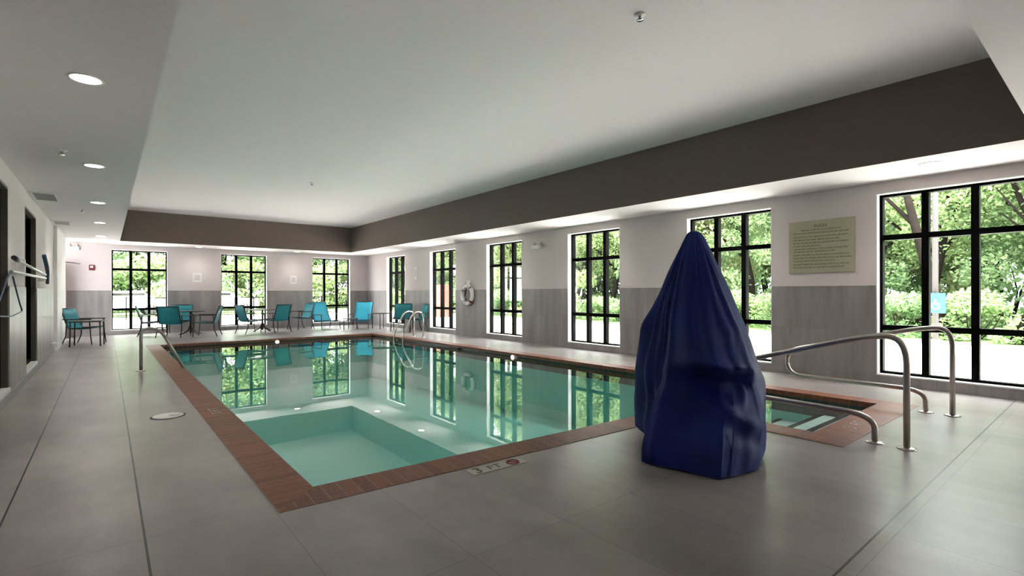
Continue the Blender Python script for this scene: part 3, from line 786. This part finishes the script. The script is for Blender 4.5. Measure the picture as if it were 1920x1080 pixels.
MB().bbox(0, .07, -.06, .06, -.04, .04, .01).build('box_body', M['white'])
bx = bpy.data.objects['box_body']; bx.name = 'white_wall_box'; bx.location = (XL+.012, 14.05, .19); tag(bx, 'small white box low on the left wall past the interior windows', 'wall box')  # plain white box, its use not known

# pool poles on the left wall
def pole(y0, z0, y1, z1, x, label, grip, tip=None):
    r = tag(empty('pool_pole', (x, y0, z0)), label, 'pool pole'); d = Vector((0, y1-y0, z1-z0))
    MB().tube([(0, 0, 0), d], .018, 10).build('shaft', M['polew'], r)
    if grip: MB().tube([(0, -.14, .012), (0, .16, -.002)], .026, 10).build('grip', M['blackink'], r)
    return r
p1 = pole(7.95, 1.64, 11.5, 1.57, -.80, 'upper white pool pole with a black grip hanging on the left wall', True)
MB().tube(bez([(0, 3.3, .24), (.02, 3.42, .1), (.02, 3.62, .0), (0, 3.95, -.2)], 5, .1), .03, 8).build('brush_head', M['blue'], p1)
p2 = pole(7.62, 1.49, 11.5, 1.51, -.80, 'lower white pool pole ending in a dark blue rescue crook, on the left wall', False)
off = Vector((-.80, 7.62, 1.49))
cro = [(-.8, 7.66, 1.49), (-.79, 7.30, 1.44), (-.78, 6.87, 1.28), (-.78, 6.55, 1.14), (-.78, 6.6, 1.04), (-.78, 7.44, 1.01), (-.78, 8.33, 1.04), (-.79, 8.2, 1.12), (-.8, 7.72, 1.44)]
MB().tube(bez([Vector(c)-off for c in cro], 5, .12), .008, 8).build('rescue_crook', M['blue'], p2)
for y in (8.7, 11.35):
    for z, nm in ((1.64, 'upper'), (1.51, 'lower')): pass
hk = tag(empty('pole_hook', (XL, 8.75, 1.56)), 'white wall bracket holding the near part of the pool poles', 'bracket')
MB().bbox(.012, .105, -.02, .02, -.09, .12, .005).build('bracket_plate', M['white'], hk)
hk = tag(empty('pole_hook', (XL, 11.38, 1.53)), 'white wall bracket holding the far part of the pool poles', 'bracket')
MB().bbox(.012, .105, -.02, .02, -.08, .10, .005).build('bracket_plate', M['white'], hk)

# ------------------------------------------------------------------ outside
G = -.06
def ring_poly(name, mat, pts, z, kind, thick=.3):
    m = MB(); m.poly(pts, [], z); return tag(m.build(name, mat, recalc=False), kind=kind)
HO = [(XL2-.5, YF-.4), (XR+TH, YF-.4), (XR+TH, YB+TH), (XL2-.5, YB+TH)]
m = MB(); m.poly([(-12, -14), (16.2, -14), (16.2, 34), (-12, 34)], [HO], G); struct(m.build('ground', M['concrete'], recalc=False))
m = MB(); m.poly([(16.2, -40), (60, -40), (60, 80), (-40, 80), (-40, 34), (16.2, 34)], [], G)
tag(m.build('lawn', M['grass'], recalc=False), 'mown green lawn beyond the paving outside', 'grass', kind='structure')

rnd = random.Random(11)
def foliage(R, Hh, n, size, base, seed, blobs=24, flat=1.):
    r = random.Random(seed); m = MB()
    B = []
    for k in range(blobs):
        a = r.uniform(0, 2*pi); rr = R*math.sqrt(r.random())*.75; z = base+(Hh-base)*r.uniform(.04, .92)
        B.append((rr*cos(a), rr*sin(a), z, r.uniform(.28, .5)*R))
    for i in range(n):
        bx_, by, bz, br = r.choice(B)
        v = Vector((r.gauss(0, 1), r.gauss(0, 1), r.gauss(0, 1))).normalized()*br*r.uniform(.55, 1.05)
        p = Vector((bx_+v.x, by+v.y, max(base*.6, bz+v.z*.75)))
        q = Vector((r.gauss(0, 1), r.gauss(0, 1), r.gauss(0, 1)+.6)).normalized()
        a = q.orthogonal().normalized(); b = q.cross(a); t = r.uniform(0, 6.28); a, b = a*cos(t)+b*sin(t), b*cos(t)-a*sin(t)
        s = size*r.uniform(.6, 1.4)
        m.quad(p-a*s*.5, p+b*s*.32+a*s*.05, p+a*s*.55, p-b*s*.3)
    return m
def trunk(Hh, r0, lean, seed):
    r = random.Random(seed); m = MB(); P = []
    for k in range(8):
        t = k/7; P.append(Vector((lean*t*t*Hh*.35+.12*sin(k*1.3+seed), .1*cos(k*1.7+seed)+lean*.3*t*Hh*.2, t*Hh*.75)))
    m.tube(P, [r0*(1-.65*k/7) for k in range(8)], 10)
    for k in range(6):
        b = P[3+k % 4]; a = r.uniform(0, 6.28); L_ = Hh*r.uniform(.2, .32)
        e = b+Vector((cos(a)*L_, sin(a)*L_, L_*.9)); m.tube([b, b.lerp(e, .5)+Vector((0, 0, .1)), e], [r0*.4, r0*.28, r0*.1], 6)
    return m
def make_tree(name, R, Hh, n, size, base, mat, seed, lean=0., r0=.16):
    root = empty(name); foliage(R, Hh, n, size, base, seed).build('foliage', mat, root, recalc=False)
    trunk(Hh, r0, lean, seed).build('trunk', M['bark'], root); return root
protos = [make_tree('tree', 2.6, 8.5, 17000, .145, 1.3, M['greenM'], 1, .5), make_tree('tree', 2.9, 9.5, 18000, .15, 1.8, M['greenL'], 2, -.8, .2),
          make_tree('tree', 2.4, 7.5, 16000, .14, .9, M['greenD'], 3, .9)]
kinds = ['mid green', 'pale green', 'dark green']
used = [False]*3; num = 0
def place_tree(k, x, y, s, rz, lab, grp):
    global num
    o = protos[k] if not used[k] else copy_tree(protos[k]); used[k] = True
    o.location = (x, y, G); o.scale = (s, s, s); o.rotation_euler = (0, 0, rz); tag(o, lab, 'tree', grp); num += 1
y = -7.
i = 0
while y < 52:
    for row, xx in ((0, 20.6), (1, 26.0), (2, 33.)):
        k = rnd.choice((0, 1, 1, 2, 0)); yy = y+row*1.5+rnd.uniform(-.5, .5)
        place_tree(k, xx+rnd.uniform(-.9, .9), yy, rnd.uniform(.78, .95)+row*.22, rnd.uniform(0, 6.28),
                   '%s leafy tree ' % kinds[k]+('outside the right windows', 'standing behind the first row outside the right windows', 'in the farthest row outside the right windows')[row],
                   '%s trees %s outside the right windows' % (kinds[k], ('in the front row', 'in the middle row', 'in the farthest row')[row]))
    y += 2.7; i += 1
x = -9.
while x < 22:
  for row in (0, 1):
    k = rnd.choice((1, 0, 1)); place_tree(k, x+row*1.7, 47+row*6+rnd.uniform(-1.5, 1.5), rnd.uniform(1.1, 1.4)+row*.3, rnd.uniform(0, 6.28),
        '%s leafy tree beyond the fence outside the far windows, %s row' % (kinds[k], ('nearer', 'farther')[row]), '%s trees beyond the fence, %s row' % (kinds[k], ('nearer', 'farther')[row]))
  x += 3.4
# shrubs at the foot of the trees
def make_shrub(mat, seed):
    root = empty('shrub'); foliage(1.2, 1.5, 3600, .11, .1, seed, 10).build('foliage', mat, root, recalc=False)
    m = MB()
    for k in range(5): m.tube([(0, 0, 0), (.3*cos(k*1.26), .3*sin(k*1.26), .5), (.5*cos(k*1.26+.3), .5*sin(k*1.26+.3), .95)], [.02, .015, .006], 6)
    m.build('stem', M['bark'], root); return root
sp = [make_shrub(M['greenL'], 21), make_shrub(M['greenM'], 22)]; su = [False, False]
y = -6.
while y < 50:
    k = rnd.choice((0, 1)); o = sp[k] if not su[k] else copy_tree(sp[k]); su[k] = True
    s = rnd.uniform(.7, 1.15); o.location = (18.1+rnd.uniform(-.4, .5), y, G); o.scale = (s, s, s*rnd.uniform(.75, 1.1)); o.rotation_euler = (0, 0, rnd.uniform(0, 6))
    tag(o, '%s bushy shrub at the edge of the lawn outside the right windows' % ('pale green' if k == 0 else 'deeper green'), 'shrub', '%s shrubs along the lawn' % ('pale' if k == 0 else 'deeper green')); y += 1.7
y = -9.
k = 0
while y < 54:
    o = copy_tree(sp[k % 2]); s = rnd.uniform(1.9, 2.5); o.location = (23.2+rnd.uniform(-.5, .5), y, G); o.scale = (s, s, s*rnd.uniform(.9, 1.3)); o.rotation_euler = (0, 0, rnd.uniform(0, 6))
    tag(o, 'tall %s thicket between the tree rows outside the right windows' % ('pale green' if k % 2 == 0 else 'deeper green'), 'shrub', 'tall %s thickets' % ('pale' if k % 2 == 0 else 'deeper green')); y += 2.3; k += 1
x = -9.; k = 0
while x < 18:
    o = copy_tree(sp[k % 2]); s = rnd.uniform(2.2, 2.8); o.location = (x, 44.+rnd.uniform(-.5, .5), G); o.scale = (s, s, s*rnd.uniform(.8, 1.)); o.rotation_euler = (0, 0, rnd.uniform(0, 6))
    tag(o, 'tall %s thicket beyond the railing outside the far windows' % ('pale green' if k % 2 == 0 else 'deeper green'), 'shrub', 'tall %s thickets beyond the railing' % ('pale' if k % 2 == 0 else 'deeper green')); x += 2.9; k += 1
# leaning dark trunks seen through the nearest window
for x_, y_, ln, lab in [(17.6, 1.75, -.55, 'bare dark tree trunk leaning across the right pane of the nearest window'), (17.9, 3.2, .25, 'slim dark tree trunk behind the blue sign')]:
    r = tag(empty('leaning_tree_trunk', (x_, y_, G)), lab, 'tree trunk')
    MB().tube([(0, 0, 0), (0, ln*1.0, 1.5), (.1, ln*2.6, 3.2), (.2, ln*4.2, 5.0)], [.17, .14, .11, .07], 10).build('trunk', M['bark'], r)
    MB().tube([(.1, ln*2.6, 3.2), (.2, ln*2.6+.7, 4.1), (.3, ln*2.6+1.0, 5.0)], [.07, .05, .02], 8).build('branch', M['bark'], r)
# light pole with the blue sign
lp = tag(empty('light_pole', (19.35*.8+.0, 3.62*.8, G)), 'pale metal pole standing outside the nearest window', 'pole')
lp.location = (15.6, 2.95, G)
MB().lathe([(.06, 0), (.06, 7.)], 20).build('pole_shaft', M['pole_grey'], lp)
MB().lathe([(.16, 0), (.16, .12), (.085, .16)], 20).build('pole_base', M['concrete'], lp)
ps = tag(empty('parking_sign', (15.5, 2.93, .98), 0), 'square bright blue sign with a small white mark, fixed to the pale pole', 'sign')
RS = Matrix.Rotation(-.12, 4, 'Z')
MB().bbox(-.03, -.012, -.20, .20, -.24, .24, .006, RS).build('sign_plate', M['parking'], ps)
m = MB(); m.tube([(-.034, .075*cos(t*pi/12)-.01, .075*sin(t*pi/12)-.07) for t in range(-9, 10)], .012, 6); m.tube([(-.034, .0, .1), (-.034, .01, -.02), (-.034, -.06, -.03), (-.034, -.09, -.12)], .013, 6)
m.build('wheelchair_symbol', M['white'], ps)
# terracotta pillar outside, fence, parked cars beyond the far windows
tp = MB(); tp.bbox(-.35, .35, -.35, .35, 0, 1.75, .02); o = tp.build('brick_pillar', M['terracotta']); o.location = (14.2, 23.6, G)
tag(o, 'terracotta coloured brick pillar outside the second right window from the far corner', 'pillar')
fc = tag(empty('metal_fence', (2.0, 31.5, G)), 'thin black metal railing outside the far windows', 'fence')
m = MB(); m.box(-7, 9, -.02, .02, 1.06, 1.1); m.box(-7, 9, -.02, .02, .12, .16); m.build('rail', M['black'], fc)
k = 0; xx = -7.
while xx <= 9:
    if k % 12 == 0: MB().box(xx-.03, xx+.03, -.03, .03, 0, 1.15).build('fence_post', M['black'], fc)
    k += 1; xx += .16
m = MB(); xx = -7.
while xx <= 9: m.box(xx-.008, xx+.008, -.008, .008, .14, 1.08); xx += .16
m.build('pickets', M['black'], fc)
def make_car():
    root = empty('parked_car')
    m = MB(); prof = [(-2.2, .35), (-2.25, .75), (-1.9, .95), (-1.2, 1.02), (-.5, 1.45), (.9, 1.48), (1.6, 1.05), (2.15, .98), (2.25, .6), (2.2, .35)]
    L_ = []
    for s, w in ((-.85, 1), (-.88, 0), (.88, 0), (.85, 1)):
        L_.append([m.bm.verts.new((x, s*(.82 if z > 1.1 else 1), z)) for x, z in prof])
    for A, B in zip(L_, L_[1:]):
        for q in range(len(prof)): 
            m.bm.faces.new((A[q], A[(q+1) % len(prof)], B[(q+1) % len(prof)], B[q]))
    m.bm.faces.new(L_[0]); m.bm.faces.new(L_[-1][::-1])
    m.build('car_body', M['carw'], root)
    MB().bbox(-.55, 1.1, -.80, .80, 1.04, 1.36, .05).build('side_windows', M['darkglass'], root)
    for sx in (-1.35, 1.4):
        for sy in (-.82, .82):
            mm = MB(); mm.lathe([(.0001, -.1), (.3, -.1), (.33, -.06), (.33, .06), (.3, .1), (.0001, .1)], 24)
            bmesh.ops.transform(mm.bm, matrix=Matrix.Translation((sx, sy, .33)) @ Matrix.Rotation(pi/2, 4, 'X'), verts=mm.bm.verts); mm.build('wheel', M['tyre'], root)
    return root
c0 = make_car(); c0.location = (.6, 37.5, G); c0.rotation_euler = (0, 0, .1); tag(c0, 'white parked car beyond the railing, seen in the left far window', 'car', 'parked cars')
c1 = copy_tree(c0); c1.location = (6.0, 38.5, G); c1.rotation_euler = (0, 0, 3.0); tag(c1, 'white parked car beyond the railing, seen nearer the middle far window', 'car', 'parked cars')

# ------------------------------------------------------------------ light
w = bpy.data.worlds.new('World'); sc.world = w; w.use_nodes = True; nt = w.node_tree
bg = nt.nodes['Background']
tc = nt.nodes.new('ShaderNodeTexCoord'); sep = nt.nodes.new('ShaderNodeSeparateXYZ'); nt.links.new(tc.outputs['Generated'], sep.inputs[0])
cl = ramp(nt, sep.outputs[2], [(.0, (.80, .86, .92)), (.3, (.93, .96, 1.0)), (1., (1., 1., 1.))])
nt.links.new(cl, bg.inputs[0]); bg.inputs[1].default_value = 7.5
S = bpy.data.lights.new('sun', 'SUN'); S.energy = 13.0; S.angle = radians(25); S.color = (1, .97, .9)
so = bpy.data.objects.new('sun', S); COL.objects.link(so); so.rotation_euler = (radians(25), 0, radians(-25))
def portal(loc, rot, sx, sy):
    L = bpy.data.lights.new('portal', 'AREA'); L.shape = 'RECTANGLE'; L.size = sx; L.size_y = sy; L.cycles.is_portal = True
    o = bpy.data.objects.new('portal', L); COL.objects.link(o); o.location = loc; o.rotation_euler = rot
for a, b in RWIN: portal((XR+.24, (a+b)/2, (WB+WT)/2), (0, radians(90), 0), WT-WB, b-a)
for a, b in BWIN: portal(((a+b)/2, YB+.24, (WB+WT)/2), (radians(-90), 0, 0), b-a, WT-WB)

# ------------------------------------------------------------------ camera
cam = bpy.data.cameras.new('camera'); co = bpy.data.objects.new('camera', cam); COL.objects.link(co)
cam.sensor_width = 36; cam.lens = 937.5/1920*36; cam.shift_y = 8.9/1920; cam.clip_end = 300
co.matrix_world = Matrix.Translation((0, 0, 1.25)) @ Matrix.Rotation(-YAW, 4, 'Z') @ Matrix.Rotation(pi/2, 4, 'X') @ Matrix.Rotation(-.002, 4, 'Z')
sc.camera = co
vs_ = sc.view_settings; sc.display_settings.display_device = 'sRGB'
vs_.view_transform = 'Standard'; vs_.look = 'None'; vs_.gamma = 1; vs_.use_curve_mapping = False; vs_.exposure = 1.52
cy = sc.cycles; cy.max_bounces = 12; cy.diffuse_bounces = 6; cy.glossy_bounces = 4; cy.transparent_max_bounces = 24; cy.transmission_bounces = 6
cy.use_denoising = True; cy.sample_clamp_indirect = 6
